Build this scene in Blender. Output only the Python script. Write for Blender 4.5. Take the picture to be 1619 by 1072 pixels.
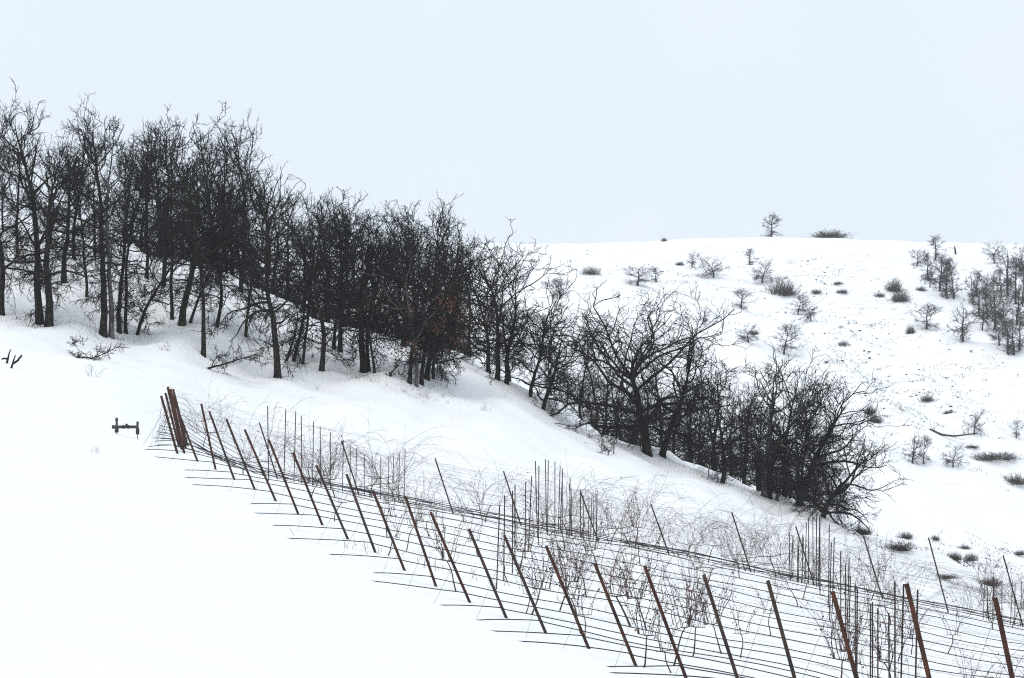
import bpy, math, random
import numpy as np
from mathutils import Vector

for _o in list(bpy.data.objects):
    bpy.data.objects.remove(_o)
SC = bpy.context.scene
COL = SC.collection
R = math.radians
F, CX, CY = 5500.0, 809.5, 536.0          # focal length and centre of the photograph in its own pixels

# ------------------------------------------------------------------ camera, sky, sun, exposure
cam_d = bpy.data.cameras.new('camera')
cam = bpy.data.objects.new('camera', cam_d)
COL.objects.link(cam)
cam.location = (0, 0, 0)
cam.rotation_euler = (R(90), 0, 0)
cam_d.sensor_width = 36.0
cam_d.lens = 36.0 * F / 1619.0
cam_d.clip_start = 0.5
cam_d.clip_end = 6000
SC.camera = cam

SUN_EL, SUN_AZ = R(62), R(215)
world = bpy.data.worlds.new("World")
SC.world = world
world.use_nodes = True
wn, wl = world.node_tree.nodes, world.node_tree.links
bg = wn['Background']
sky = wn.new('ShaderNodeTexSky')
sky.sky_type = 'NISHITA'
sky.sun_disc = False
sky.sun_elevation = SUN_EL
sky.sun_rotation = SUN_AZ
sky.dust_density = 4.0
sky.air_density = 1.0
# overcast: an even cloud deck covers almost all of the clear sky
deck = wn.new('ShaderNodeMix')
deck.data_type = 'RGBA'
deck.inputs[0].default_value = 0.94
deck.inputs[7].default_value = (8.15, 9.0, 10.1, 1)
tcw = wn.new('ShaderNodeTexCoord')
cn = wn.new('ShaderNodeTexNoise')
cn.inputs['Scale'].default_value = 9.0
cn.inputs['Detail'].default_value = 4
cr = wn.new('ShaderNodeValToRGB')
cr.color_ramp.elements[0].position, cr.color_ramp.elements[1].position = .35, .68
cr.color_ramp.elements[0].color = (0.80, 0.89, 1.0, 1)
cr.color_ramp.elements[1].color = (0.85, 0.925, 1.0, 1)
cg = wn.new('ShaderNodeVectorMath')
cg.operation = 'SCALE'
cg.inputs['Scale'].default_value = 10.35
wl.new(tcw.outputs['Generated'], cn.inputs['Vector'])
wl.new(cn.outputs[0], cr.inputs[0])
wl.new(cr.outputs[0], cg.inputs[0])
wl.new(cg.outputs[0], deck.inputs[7])
wl.new(sky.outputs[0], deck.inputs[6])
wl.new(deck.outputs[2], bg.inputs[0])
bg.inputs[1].default_value = 0.1

sun_d = bpy.data.lights.new('sun', 'SUN')
sun = bpy.data.objects.new('sun', sun_d)
COL.objects.link(sun)
sun_d.energy = 1.02
sun_d.angle = R(14)
sun_d.color = (1.0, 0.95, 0.86)
sd = Vector((math.sin(SUN_AZ) * math.cos(SUN_EL), math.cos(SUN_AZ) * math.cos(SUN_EL), math.sin(SUN_EL)))
sun.rotation_euler = sd.to_track_quat('Z', 'Y').to_euler()

SC.view_settings.view_transform = 'Standard'
SC.view_settings.look = 'None'
SC.view_settings.exposure = 0.0
SC.view_settings.gamma = 1.0
SC.render.engine = 'CYCLES'
SC.cycles.max_bounces = 6
SC.cycles.volume_bounces = 1
SC.cycles.use_denoising = False
SC.cycles.filter_width = 1.15

# ------------------------------------------------------------------ terrain
XT = np.arange(-2600, 4200, 5.0)                      # photo columns


def line(pts, sig=22):
    px, py = zip(*pts)
    v = np.interp(XT, px, py)
    k = np.exp(-0.5 * (np.arange(-30, 31) * 5.0 / sig) ** 2)
    k /= k.sum()
    return np.convolve(np.pad(v, 30, mode='edge'), k, mode='valid')


Y_TREE = line([(-400, 462), (0, 500), (60, 512), (170, 533), (320, 566), (440, 600), (580, 618), (650, 634), (735, 655),
               (840, 700), (940, 742), (1022, 772), (1200, 830), (1300, 862), (1400, 900), (1619, 960), (2100, 1040)], 40)
Y_RIDGE = line([(-400, 320), (0, 350), (220, 385), (350, 428), (500, 490), (640, 530), (735, 563), (770, 582), (840, 625),
                (940, 672), (1020, 712), (1090, 735), (1200, 785), (1300, 817), (1400, 860), (1619, 925), (2100, 1010)], 14)
Y_FAR = line([(-400, 420), (300, 404), (780, 391), (1000, 383), (1120, 378), (1300, 376), (1450, 382), (1619, 388), (2000, 396)], 40)
GD = np.array([0, 3, 10, 20, 30, 39.2, 41.7, 46.5, 51.3, 54, 59, 66, 78, 88, 97, 108, 122], float)
GZ = np.array([-1.7, -2.1, -3.0, -3.6, -3.82, -4.01, -4.13, -4.34, -4.55, -4.69, -4.86, -4.93, -4.85, -4.74, -5.25, -6.25, -6.8], float)
DN = np.concatenate([GD, [150, 172, 186, 215, 260, 350, 520, 700, 760, 1000, 1700]])


def smooth(a, b, x):
    t = np.clip((x - a) / (b - a), 0, 1)
    return t * t * (3 - 2 * t)


def node_z(c):
    """heights at the depth stops DN along photo column c (array) -> (n, K)"""
    c = np.asarray(c, float)
    lx = c - CX
    yt, yr, yf = (np.interp(c, XT, t) for t in (Y_TREE, Y_RIDGE, Y_FAR))
    z = np.zeros((len(c), len(DN)))
    w = smooth(120, 480, c)
    zt = -(yt - CY) * 150 / F
    side = np.clip(lx, -9000, 9000)
    p88 = -0.2 * side * 88 / F - 4.74
    for i, d in enumerate(GD):
        pl = -0.2 * side * d / F + GZ[i]
        if d > 88:
            s = (d - 88) / 62
            other = p88 + (zt - p88) * (0.55 * s + 0.45 * s * s)
            pl = w * pl + (1 - w) * other
        z[:, i] = pl
    k = len(GD)
    zr = -(yr - CY) * 172 / F
    z[:, k] = zt
    z[:, k + 1] = zr
    z[:, k + 2] = zr - 1.0
    z[:, k + 3] = np.minimum(zr - 3.0, -(yr + 10 - CY) * 215 / F)
    z[:, k + 4] = -(yr + 26 - CY) * 260 / F
    z[:, k + 5] = -(yr + 6 - CY) * 350 / F
    zf = -(yf - CY) * 700 / F
    z[:, k + 6] = z[:, k + 5] * 0.47 + zf * 0.53 + 0.8
    z[:, k + 7] = zf
    z[:, k + 8] = zf - 0.4
    z[:, k + 9] = zf - 14
    z[:, k + 10] = zf - 70
    return z


H_ = np.diff(DN)


def hermite(z, rows, y):
    """monotone-ish cubic along depth: z (n,K) node heights, rows (m,) index into z, y (m,)"""
    dl = np.diff(z, axis=1) / H_
    m = np.zeros_like(z)
    w1, w2 = H_[1:], H_[:-1]
    m[:, 1:-1] = (dl[:, :-1] * w1 + dl[:, 1:] * w2) / (w1 + w2)
    m[:, 0], m[:, -1] = dl[:, 0], dl[:, -1]
    y = np.clip(y, DN[0], DN[-1])
    i = np.clip(np.searchsorted(DN, y) - 1, 0, len(DN) - 2)
    h = H_[i]
    t = (y - DN[i]) / h
    z0, z1, m0, m1 = z[rows, i], z[rows, i + 1], m[rows, i], m[rows, i + 1]
    return ((2 * t ** 3 - 3 * t ** 2 + 1) * z0 + (t ** 3 - 2 * t ** 2 + t) * h * m0 + (-2 * t ** 3 + 3 * t ** 2) * z1 + (t ** 3 - t ** 2) * h * m1)


_rr = np.random.default_rng(77)
WAVES = [(_rr.normal(size=2) * 2 * math.pi / wl, _rr.uniform(0, 6.28), amp * wl) for wl, amp in
         [(1.6, .006), (2.3, .007), (3.1, .007), (4.3, .008), (6.1, .008), (8.7, .007), (12., .007), (17., .006), (26., .006)] for _ in range(3)]
FARW = [(_rr.normal(size=2) * 2 * math.pi / wl, _rr.uniform(0, 6.28), amp * wl) for wl, amp in [(9., .010), (14., .012), (22., .012), (37., .012), (60., .010)] for _ in range(3)]


def relief(x, y):
    a = sum(A * np.sin(k[0] * x + k[1] * y + p) for k, p, A in WAVES)
    f = sum(A * np.sin(k[0] * x + k[1] * y + p) for k, p, A in FARW)
    s = smooth(125, 150, y)
    far = smooth(240, 420, y)
    return a * (.12 + 1.0 * s) * (1 - far) + f * far * (1 - .85 * smooth(560, 690, y))


def ground_z(x, y):
    x = np.atleast_1d(np.asarray(x, float))
    y = np.atleast_1d(np.asarray(y, float))
    c = x / np.maximum(y, 0.5) * F + CX
    return hermite(node_z(c), np.arange(len(c)), y) + relief(x, y)


def gz(x, y):
    return float(ground_z(x, y)[0])


RAYD = np.concatenate([np.arange(12, 200, 0.25), np.arange(200, 760, 1.0)])


def hit(px, py, dmin=12):
    """the first ground point seen at photo pixel (px, py)"""
    d = RAYD[RAYD >= dmin]
    x = (px - CX) / F * d
    zn = node_z([px])
    z = hermite(zn, np.zeros(len(d), int), d) + relief(x, d)
    yy = CY - F * z / d
    ok = np.nonzero(yy <= py)[0]
    i = ok[0] if len(ok) else int(np.argmin(yy))
    return Vector((x[i], d[i], z[i]))


def at_depth(px, d):
    x = (px - CX) / F * d
    return Vector((x, d, gz(x, d)))


# ------------------------------------------------------------------ materials
def mat(name, base, rough=0.8, var=None, scale=6.0, metal=0.0, bump=0.0, bscale=40.0, lo=0.35, hi=0.65, stretch=None):
    m = bpy.data.materials.new(name)
    m.use_nodes = True
    n, l = m.node_tree.nodes, m.node_tree.links
    p = n['Principled BSDF']
    p.inputs['Roughness'].default_value = rough
    p.inputs['Metallic'].default_value = metal
    p.inputs['Specular IOR Level'].default_value = 0.25
    p.inputs['Base Color'].default_value = (*base, 1)
    tc = n.new('ShaderNodeTexCoord')
    src = tc.outputs['Object']
    if stretch:
        mp = n.new('ShaderNodeMapping')
        mp.inputs['Scale'].default_value = stretch
        l.new(src, mp.inputs[0])
        src = mp.outputs[0]
    if var:
        cols = var if isinstance(var[0], tuple) else (var,)
        nz = n.new('ShaderNodeTexNoise')
        nz.inputs['Scale'].default_value = scale
        nz.inputs['Detail'].default_value = 6
        rp = n.new('ShaderNodeValToRGB')
        e = rp.color_ramp.elements
        e[0].position, e[1].position = lo, hi
        e[0].color = (*base, 1)
        e[1].color = (*cols[-1], 1)
        for i, cc in enumerate(cols[:-1]):
            q = e.new(lo + (hi - lo) * (i + 1) / len(cols))
            q.color = (*cc, 1)
        l.new(src, nz.inputs['Vector'])
        l.new(nz.outputs[0], rp.inputs[0])
        l.new(rp.outputs[0], p.inputs['Base Color'])
    if bump:
        nb = n.new('ShaderNodeTexNoise')
        nb.inputs['Scale'].default_value = bscale
        nb.inputs['Detail'].default_value = 5
        bp = n.new('ShaderNodeBump')
        bp.inputs['Strength'].default_value = bump
        bp.inputs['Distance'].default_value = 0.05
        l.new(src, nb.inputs['Vector'])
        l.new(nb.outputs[0], bp.inputs['Height'])
        l.new(bp.outputs[0], p.inputs['Normal'])
    return m


M_SNOW = mat('snow', (0.90, 0.91, 0.93), 0.75, (0.93, 0.935, 0.945), 0.6, bump=0.25, bscale=2.2)
M_BARK = mat('bark', (0.007, 0.006, 0.006), 0.9, ((0.013, 0.010, 0.008), (0.05, 0.04, 0.032)), 5.0, bump=0.7, bscale=18, stretch=(3, 3, .7))
M_PALE = mat('pale_bark', (0.05, 0.046, 0.044), 0.9, ((0.09, 0.085, 0.08), (0.17, 0.16, 0.15)), 5.0, bump=0.6, bscale=18, stretch=(3, 3, .6))
M_MOSS = mat('mossy_bark', (0.015, 0.015, 0.012), 0.95, ((0.022, 0.024, 0.013), (0.045, 0.055, 0.02)), 4.0, bump=0.6, bscale=16)
M_TWIG = mat('twig', (0.009, 0.008, 0.008), 0.9, ((0.014, 0.012, 0.012), (0.06, 0.052, 0.046)), 4.5, lo=.45, hi=.75)
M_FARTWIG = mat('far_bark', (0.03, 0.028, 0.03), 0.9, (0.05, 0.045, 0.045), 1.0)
M_SHRUB = mat('shrub_twig', (0.04, 0.034, 0.034), 0.9, (0.085, 0.066, 0.056), 1.2)
M_LEAF = mat('dry_leaf', (0.06, 0.025, 0.013), 0.8, (0.14, 0.06, 0.025), 3.0)
M_VLEAF = mat('dry_vine_leaf', (0.05, 0.03, 0.03), 0.8, ((0.075, 0.04, 0.035), (0.17, 0.07, 0.03)), 4.0)
M_RUST = mat('rusty_pipe', (0.024, 0.019, 0.017), 0.85, ((0.062, 0.029, 0.019), (0.115, 0.042, 0.022)), 2.2, bump=0.3, bscale=60, stretch=(2, 2, .8))
M_RED = mat('red_rusty_pipe', (0.03, 0.019, 0.016), 0.85, ((0.055, 0.023, 0.017), (0.095, 0.034, 0.018)), 2.5, bump=0.3, bscale=60, stretch=(2, 2, .8))
M_GREYPIPE = mat('weathered_pipe', (0.028, 0.024, 0.022), 0.8, ((0.048, 0.032, 0.025), (0.085, 0.04, 0.026)), 2.5, bump=0.3, bscale=60, stretch=(2, 2, .8))
M_TPOST = mat('dark_steel_stake', (0.02, 0.018, 0.018), 0.7, (0.07, 0.032, 0.02), 1.4, lo=.45, hi=.7)
M_TUBE = mat('black_tube', (0.014, 0.014, 0.016), 0.55, (0.03, 0.03, 0.033), 2.0)
M_WIRE = mat('trellis_wire', (0.16, 0.155, 0.155), 0.6, (0.05, 0.035, 0.03), 0.7, metal=0.0)
M_VTRUNK = mat('vine_trunk', (0.035, 0.026, 0.024), 0.9, (0.09, 0.06, 0.05), 9.0)
M_CANE = mat('vine_cane', (0.055, 0.045, 0.05), 0.8, ((0.085, 0.062, 0.062), (0.14, 0.085, 0.065)), 2.0)
M_ORANGE = mat('orange_cane', (0.09, 0.045, 0.03), 0.8, (0.17, 0.085, 0.05), 3.0)
M_GRASS = mat('dead_grass', (0.12, 0.10, 0.085), 0.9, (0.06, 0.05, 0.045), 2.0)
M_ROCK = mat('rock', (0.045, 0.043, 0.043), 0.9, (0.11, 0.10, 0.095), 3.0, bump=.5, bscale=10)
M_IRON = mat('grey_pipe', (0.04, 0.041, 0.044), 0.6, (0.075, 0.075, 0.08), 9.0)
M_IRONDARK = mat('black_valve', (0.015, 0.015, 0.016), 0.5, (0.03, 0.03, 0.03), 9.0)


# ------------------------------------------------------------------ mesh helpers
def build_mesh(name, parts, material, smooth_=True):
    """parts: list of (verts (n,3), quads (m,4)) -> one mesh"""
    vs, fs, off = [], [], 0
    for v, f in parts:
        vs.append(v.reshape(-1, 3))
        fs.append(f + off)
        off += len(vs[-1])
    v = np.concatenate(vs).astype(np.float32)
    f = np.concatenate(fs).astype(np.int32)
    me = bpy.data.meshes.new(name)
    me.vertices.add(len(v))
    me.vertices.foreach_set('co', v.ravel())
    me.loops.add(f.size)
    me.loops.foreach_set('vertex_index', f.ravel())
    me.polygons.add(len(f))
    k = f.shape[1]
    me.polygons.foreach_set('loop_start', np.arange(0, f.size, k, dtype=np.int32))
    me.polygons.foreach_set('loop_total', np.full(len(f), k, np.int32))
    me.polygons.foreach_set('use_smooth', np.full(len(f), smooth_, bool))
    me.update(calc_edges=True)
    me.materials.append(material)
    return me


def link(name, me, parent=None, loc=None):
    o = bpy.data.objects.new(name, me)
    COL.objects.link(o)
    if loc is not None:
        o.location = loc
    if parent:
        o.parent = parent
    return o


def tag(o, label, cat, group=None, kind=None):
    o['label'] = label
    o['category'] = cat
    if group:
        o['group'] = group
    if kind:
        o['kind'] = kind
    return o


def thing(name, label, cat, loc, rz=0.0, group=None, scale=1.0):
    o = bpy.data.objects.new(name, None)
    COL.objects.link(o)
    o.empty_display_size = 0.2
    o.location = loc
    o.rotation_euler = (0, 0, rz)
    o.scale = (scale,) * 3 if not isinstance(scale, tuple) else scale
    return tag(o, label, cat, group)


def dup(root, label, loc, rz=0.0, scale=1.0, group=None):
    r = root.copy()
    COL.objects.link(r)
    r.location = loc
    r.rotation_euler = (0, 0, rz)
    r.scale = (scale,) * 3 if not isinstance(scale, tuple) else scale
    r['label'] = label
    if group:
        r['group'] = group
    for ch in list(root.children):
        c = ch.copy()
        COL.objects.link(c)
        c.parent = r
    return r


def nrm(a):
    return a / np.maximum(np.linalg.norm(a, axis=-1, keepdims=True), 1e-9)


def tubes(P, Rd, sides, rng=None, caps=False):
    """P (N,M,3), Rd (N,M) -> verts, quads"""
    N, M, _ = P.shape
    T = np.zeros_like(P)
    T[:, 1:-1] = P[:, 2:] - P[:, :-2]
    T[:, 0] = P[:, 1] - P[:, 0]
    T[:, -1] = P[:, -1] - P[:, -2]
    T = nrm(T)
    ref = nrm(np.cross(nrm(P[:, -1] - P[:, 0]), np.array([0.31, 0.87, 0.39])))[:, None, :]
    U = nrm(ref - (ref * T).sum(-1, keepdims=True) * T)
    V = np.cross(T, U)
    a = np.arange(sides) * 2 * math.pi / sides
    ring = U[:, :, None, :] * np.cos(a)[None, None, :, None] + V[:, :, None, :] * np.sin(a)[None, None, :, None]
    v = P[:, :, None, :] + ring * Rd[:, :, None, None]
    base = (np.arange(N) * M * sides)[:, None, None]
    i = np.arange(M - 1)[None, :, None] * sides
    s = np.arange(sides)[None, None, :]
    s2 = (s + 1) % sides
    q = np.stack(np.broadcast_arrays(base + i + s, base + i + s2, base + i + sides + s2, base + i + sides + s), -1).reshape(-1, 4)
    v = v.reshape(-1, 3)
    if caps and sides == 4:
        q = np.concatenate([q, (base[:, 0, 0][:, None] + np.array([3, 2, 1, 0])[None]), (base[:, 0, 0][:, None] + (M - 1) * 4 + np.arange(4)[None])])
    return v, q


def leaves(P, size, rng):
    """small bent leaf quads at points P"""
    n = len(P)
    a = nrm(rng.normal(size=(n, 3)))
    b = nrm(np.cross(a, rng.normal(size=(n, 3))))
    s = (size * rng.uniform(.5, 1.3, n))[:, None]
    c = np.cross(a, b)
    v = np.stack([P, P + a * s * .5 + b * s * .35 + c * s * .1, P + a * s + c * s * -.12, P + a * s * .5 - b * s * .35 + c * s * .15], 1)
    q = np.arange(4 * n).reshape(n, 4)
    return v.reshape(-1, 3), q


def grow(start, d0, L, M, sig, trop, rng, sag=0.0):
    """random-walk polylines; trop pulls the direction up (or down)"""
    N = len(start)
    P = np.zeros((N, M, 3))
    P[:, 0] = start
    d = nrm(d0)
    st = (L / (M - 1))[:, None]
    trop = np.broadcast_to(np.asarray(trop, float), (N,))
    for i in range(1, M):
        P[:, i] = P[:, i - 1] + d * st
        k = rng.normal(size=(N, 3)) * sig
        k[:, 2] += trop - sag * i / M
        d = nrm(d + k)
    return P


def sprout(P, Rr, n, wts, tlo, thi, alo, ahi, rng):
    """n child starts on parents P: position, direction, parent radius, t"""
    N, M, _ = P.shape
    pi = rng.choice(N, n, p=wts / wts.sum())
    t = rng.uniform(tlo, thi, n)
    x = t * (M - 1)
    i = np.minimum(x.astype(int), M - 2)
    fr = (x - i)[:, None]
    pos = P[pi, i] * (1 - fr) + P[pi, i + 1] * fr
    tan = nrm(P[pi, i + 1] - P[pi, i])
    ax = nrm(np.cross(tan, rng.normal(size=(n, 3))))
    ang = rng.uniform(alo, ahi, n)[:, None]
    d = tan * np.cos(ang) + ax * np.sin(ang)
    r = Rr[pi, i] * (1 - fr[:, 0]) + Rr[pi, i + 1] * fr[:, 0]
    return pos, d, r, t, pi


def plen(P):
    return np.linalg.norm(np.diff(P, axis=1), axis=-1).sum(1)


def taper(r0, M, end):
    t = np.linspace(0, 1, M)[None, :]
    return r0[:, None] * (1 - t) + end * t


# ------------------------------------------------------------------ a bare oak
def oak(seed, H, W, tr, clear=.25, lean=(0, 0), n1=17, dens=1.0, tw=0.0105, top=.93, spread=1.0, gnarl=1.0, droop=.25, kmat=None, leafn=0,
        leaf_z=(.2, .5), fork=True, axis=(0, 0, 1)):
    """trunk mesh (trunk and limbs), crown mesh (branches and twigs), leaf mesh or None"""
    rng = np.random.default_rng(seed)
    M0 = 16
    d0 = np.array([[axis[0] + lean[0] * .5, axis[1] + lean[1] * .5, axis[2]]], float)
    P0 = grow(np.array([[0, 0, -.25]]), d0, np.array([H * top]), M0, 0.075 * gnarl, 0.0, rng)
    tt = np.linspace(0, 1, M0)
    P0[0, :, 0] += lean[0] * H * tt ** 1.6 - (P0[0, -1, 0] * .55 * tt if axis[2] > .5 else 0)
    P0[0, :, 1] += lean[1] * H * tt ** 1.6 - (P0[0, -1, 1] * .55 * tt if axis[2] > .5 else 0)
    R0 = (tr * ((1 - tt) ** .8 * .9 + .10) * (1 + .45 * np.exp(-tt * 22)))[None, :]
    # limbs
    n = n1
    t = np.sort(rng.uniform(clear, .98, n))
    if fork:
        t[: max(2, n // 5)] = rng.uniform(clear, clear + .12, max(2, n // 5))
    x = t * (M0 - 1)
    i = np.minimum(x.astype(int), M0 - 2)
    fr = (x - i)[:, None]
    pos = P0[0, i] * (1 - fr) + P0[0, i + 1] * fr
    az = np.arange(n) * 2.4 + rng.uniform(-.6, .6, n)
    u = (t - clear) / (1 - clear)
    el = R(8) + u * R(50) + rng.normal(0, R(13), n)
    tan = nrm(P0[0, i + 1] - P0[0, i])
    out = np.stack([np.cos(az), np.sin(az), np.zeros(n)], 1)
    out = nrm(out - (out * tan).sum(1, keepdims=True) * tan)
    d = out * np.cos(el)[:, None] + tan * np.sin(el)[:, None]
    L1 = W * spread * (0.55 + .75 * np.sin(np.clip(u * .9 + .12, 0, 1) * math.pi) ** .8) * rng.uniform(.75, 1.2, n)
    L1 = np.where(u > .85, np.minimum(L1, H * .22), L1)
    r1 = np.minimum((R0[0, i] * .62), 0.016 * L1 + .02 * tr / .15)
    low = u < .28
    trop = np.where(low & (rng.random(n) < droop * 2.2), -.10, .07 + .05 * u)
    P1 = grow(pos, d, L1, 10, .19 * gnarl, trop, rng)
    R1 = taper(r1, 10, tw * 1.6)
    # the leader's top acts as a limb too
    parts_trunk = [tubes(P0, R0, 8), tubes(P1, R1, 5)]
    top_i = M0 - 10
    Pl = P0[:, top_i:]
    Pa = np.concatenate([P1, Pl])
    Ra = np.concatenate([R1, R0[:, top_i:]])
    # short water shoots low on the trunk
    ns = int(n1 * 1.1)
    sS, dS, qS, tS, _ = sprout(P0, R0, ns, np.ones(1), min(.12, clear), max(.5, clear + .2), .9, 1.5, rng)
    PS = grow(sS, dS, W * rng.uniform(.25, .6, ns), 10, .24 * gnarl, rng.choice([-.07, .06], ns), rng)
    RS = taper(np.full(ns, .013), 10, tw)
    Pa = np.concatenate([Pa, PS])
    Ra = np.concatenate([Ra, RS])
    # branches
    w = plen(Pa)
    n2 = int(n1 * 9 * dens)
    s2, d2, q2, t2, _ = sprout(Pa, Ra, n2, w, .18, 1, .45, 1.15, rng)
    hi2 = np.clip(s2[:, 2] / H, 0, 1)
    L2 = W * rng.uniform(.30, .72, n2) * (1.15 - .45 * t2) * (.85 + .35 * hi2)
    r2 = np.minimum(q2 * .75, .009 * L2 / .8 + .006)
    P2 = grow(s2, d2, L2, 8, .25 * gnarl, np.where(s2[:, 2] < H * .35, -.05, .05 + .07 * hi2), rng)
    R2 = taper(np.maximum(r2, tw * 1.3), 8, tw)
    # twigs
    n3 = int(n2 * 5)
    s3, d3, q3, t3, _ = sprout(P2, R2, n3, plen(P2) * (1.25 - .8 * hi2), .12, 1, .4, 1.1, rng)
    L3 = W * rng.uniform(.14, .34, n3)
    P3 = grow(s3, d3, L3, 6, .24 * gnarl, np.where(s3[:, 2] < H * .3, -.06, .06), rng)
    R3 = taper(np.full(n3, tw * 1.15), 6, tw * .75)
    # twiglets
    n4 = int(n3 * 1.7)
    s4, d4, q4, t4, _ = sprout(P3, R3, n4, plen(P3), .15, 1, .5, 1.3, rng)
    L4 = W * rng.uniform(.06, .17, n4)
    P4 = grow(s4, d4, L4, 4, .24, .05, rng)
    R4 = taper(np.full(n4, tw * .8), 4, tw * .45)
    k = 1.0
    if axis[2] > .99:
        zz = np.sort(np.concatenate([P2[:, -1, 2], P3[:, -1, 2]]))
        k = float(np.clip(H / zz[int(len(zz) * .975)], .7, 1.7))
    for a in (P0, P1, P2, P3, P4, PS):
        a[..., 2] *= k
    parts_trunk = [tubes(P0, R0, 8), tubes(P1, R1, 5)]
    trunk = build_mesh('trunk', parts_trunk, kmat or M_BARK)
    crown = build_mesh('crown', [tubes(PS, RS, 4), tubes(P2, R2, 4), tubes(P3, R3, 3), tubes(P4, R4, 3)], M_TWIG)
    lv = None
    if leafn:
        z = P3[:, -1, 2] / H
        ok = np.nonzero((z > leaf_z[0]) & (z < leaf_z[1]))[0]
        if len(ok):
            c = P3[rng.choice(ok, max(3, leafn // 22)), -1]
            p = c[rng.integers(0, len(c), leafn)] + rng.normal(0, .22, (leafn, 3))
            lv = build_mesh('dry_leaves', [leaves(p, .14, rng)], M_LEAF)
    return trunk, crown, lv


def plant_tree(name, meshes, label, cat, loc, rz=0.0, group=None, scale=1.0):
    t = thing(name, label, cat, loc, rz, group, scale)
    link('trunk', meshes[0], t)
    link('crown', meshes[1], t)
    if meshes[2] is not None:
        link('dry_leaves', meshes[2], t)
    return t


# ------------------------------------------------------------------ the setting: one sheet of snow ground
def make_ground():
    cols = np.concatenate([-np.geomspace(7000, 420, 26), np.arange(-400, 2040, 7.0), np.geomspace(2060, 8600, 26)])
    dep = np.concatenate([[-0.0 + 1.2, 2, 3, 5, 8], np.arange(11, 40, 1.5), np.arange(40, 200, .8), np.geomspace(201, 700, 120), np.geomspace(704, 800, 24), np.geomspace(812, 1690, 16)])
    nc, nd = len(cols), len(dep)
    zn = node_z(cols)
    rows = np.repeat(np.arange(nc), nd)
    y = np.tile(dep, nc)
    x = (np.repeat(cols, nd) - CX) / F * y
    z = hermite(zn, rows, y) + relief(x, y)
    v = np.stack([x, y, z], 1)
    idx = np.arange(nc * nd).reshape(nc, nd)
    q = np.stack([idx[:-1, :-1], idx[1:, :-1], idx[1:, 1:], idx[:-1, 1:]], -1).reshape(-1, 4)
    g = link('ground', build_mesh('ground', [(v, q)], M_SNOW))
    g['kind'] = 'structure'
    g['label'] = 'snow covered slopes and the white hill beyond them'
    return g


ground = make_ground()

# haze: one closed box of pale even air around the whole place
hz = bpy.data.materials.new('haze')
hz.use_nodes = True
hn = hz.node_tree.nodes
hn.remove(hn['Principled BSDF'])
pv = hn.new('ShaderNodeVolumePrincipled')
pv.inputs['Color'].default_value = (0.93, 0.95, 1.0, 1)
pv.inputs['Density'].default_value = 0.00011
pv.inputs['Anisotropy'].default_value = 0.0
hz.node_tree.links.new(pv.outputs[0], hn['Material Output'].inputs['Volume'])
gv = np.zeros(len(ground.data.vertices) * 3, np.float32)
ground.data.vertices.foreach_get('co', gv)
gv = gv.reshape(-1, 3)
lo, hi = gv.min(0) - 1.0, gv.max(0) + 1.0
lo[1] = -20
hi[2] = max(hi[2], 34)
hv = np.array([[x, y, z] for z in (lo[2], hi[2]) for y in (lo[1], hi[1]) for x in (lo[0], hi[0])], float)
hq = np.array([[0, 2, 3, 1], [4, 5, 7, 6], [0, 1, 5, 4], [2, 6, 7, 3], [0, 4, 6, 2], [1, 3, 7, 5]])
haze = link('haze', build_mesh('haze', [(hv, hq)], hz, False))
haze['kind'] = 'stuff'
haze['label'] = 'thin pale winter haze in the air'

# ------------------------------------------------------------------ vineyard trellis
ORD = ['', 'first', 'second', 'third', 'fourth', 'fifth', 'sixth', 'seventh', 'eighth', 'ninth', 'tenth', 'eleventh', 'twelfth', 'thirteenth',
       'fourteenth', 'fifteenth', 'sixteenth', 'seventeenth', 'eighteenth', 'nineteenth', 'twentieth', 'twenty-first', 'twenty-second']
rnd = random.Random(7)
COLX = [-18.1, -11.22, -4.30, 2.62, 9.53, 16.4, 23.3]
ROWDIR = -0.035


def row_end(k):
    """ground point under the left end post of row k; k=22 is nearest, k<1 lie behind the crest"""
    if k >= 1:
        q = 1 - .02687 * (k - 1)
        y = 90 * q
        x = (-497 + 40.92 * (k - 1)) / q * y / F
    else:
        y = 90 - 2.42 * (k - 1)
        x = (-524 + (k % 3 - 1) * 5 - k * .9) * y / F
    return x, y


def pipe_mesh(length, r, material, sides=10, wall=.35):
    """an open-topped pipe standing 0.3 m deep, axis z"""
    a = np.arange(sides) * 2 * math.pi / sides
    c, s = np.cos(a), np.sin(a)
    prof = [(r, -.3), (r, length * .25), (r * 1.005, length * .5), (r, length * .75), (r, length), (r * (1 - wall), length), (r * (1 - wall), length - .12), (0.001, length - .12)]
    v = np.array([[rr * c[j], rr * s[j], z] for rr, z in prof for j in range(sides)])
    q = np.array([[i * sides + j, i * sides + (j + 1) % sides, (i + 1) * sides + (j + 1) % sides, (i + 1) * sides + j] for i in range(len(prof) - 1) for j in range(sides)])
    me = build_mesh('end_post', [(v, q)], material)
    me.polygons.foreach_set('use_smooth', [False] * len(me.polygons))
    return me


def stake_mesh(h, wdt=.0115):
    """a thin T-section steel stake with a blunt top"""
    w, d, e = wdt, wdt * .9, wdt * .28
    sec = np.array([(-w, -e), (w, -e), (w, e), (e, e), (e, d * 2), (-e, d * 2), (-e, e), (-w, e)])
    v = np.array([[x, y, z] for z in (-.3, h) for x, y in sec])
    q = [[i, (i + 1) % 8, 8 + (i + 1) % 8, 8 + i] for i in range(8)]
    q += [[8, 9, 10, 15], [11, 12, 13, 14], [10, 11, 14, 15]]
    return build_mesh('line_post', [(v, np.array(q))], M_TPOST, False)


STAKES = [stake_mesh(h) for h in (1.6, 1.66, 1.74, 1.88, 2.05)]
PIPES = {}


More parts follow.
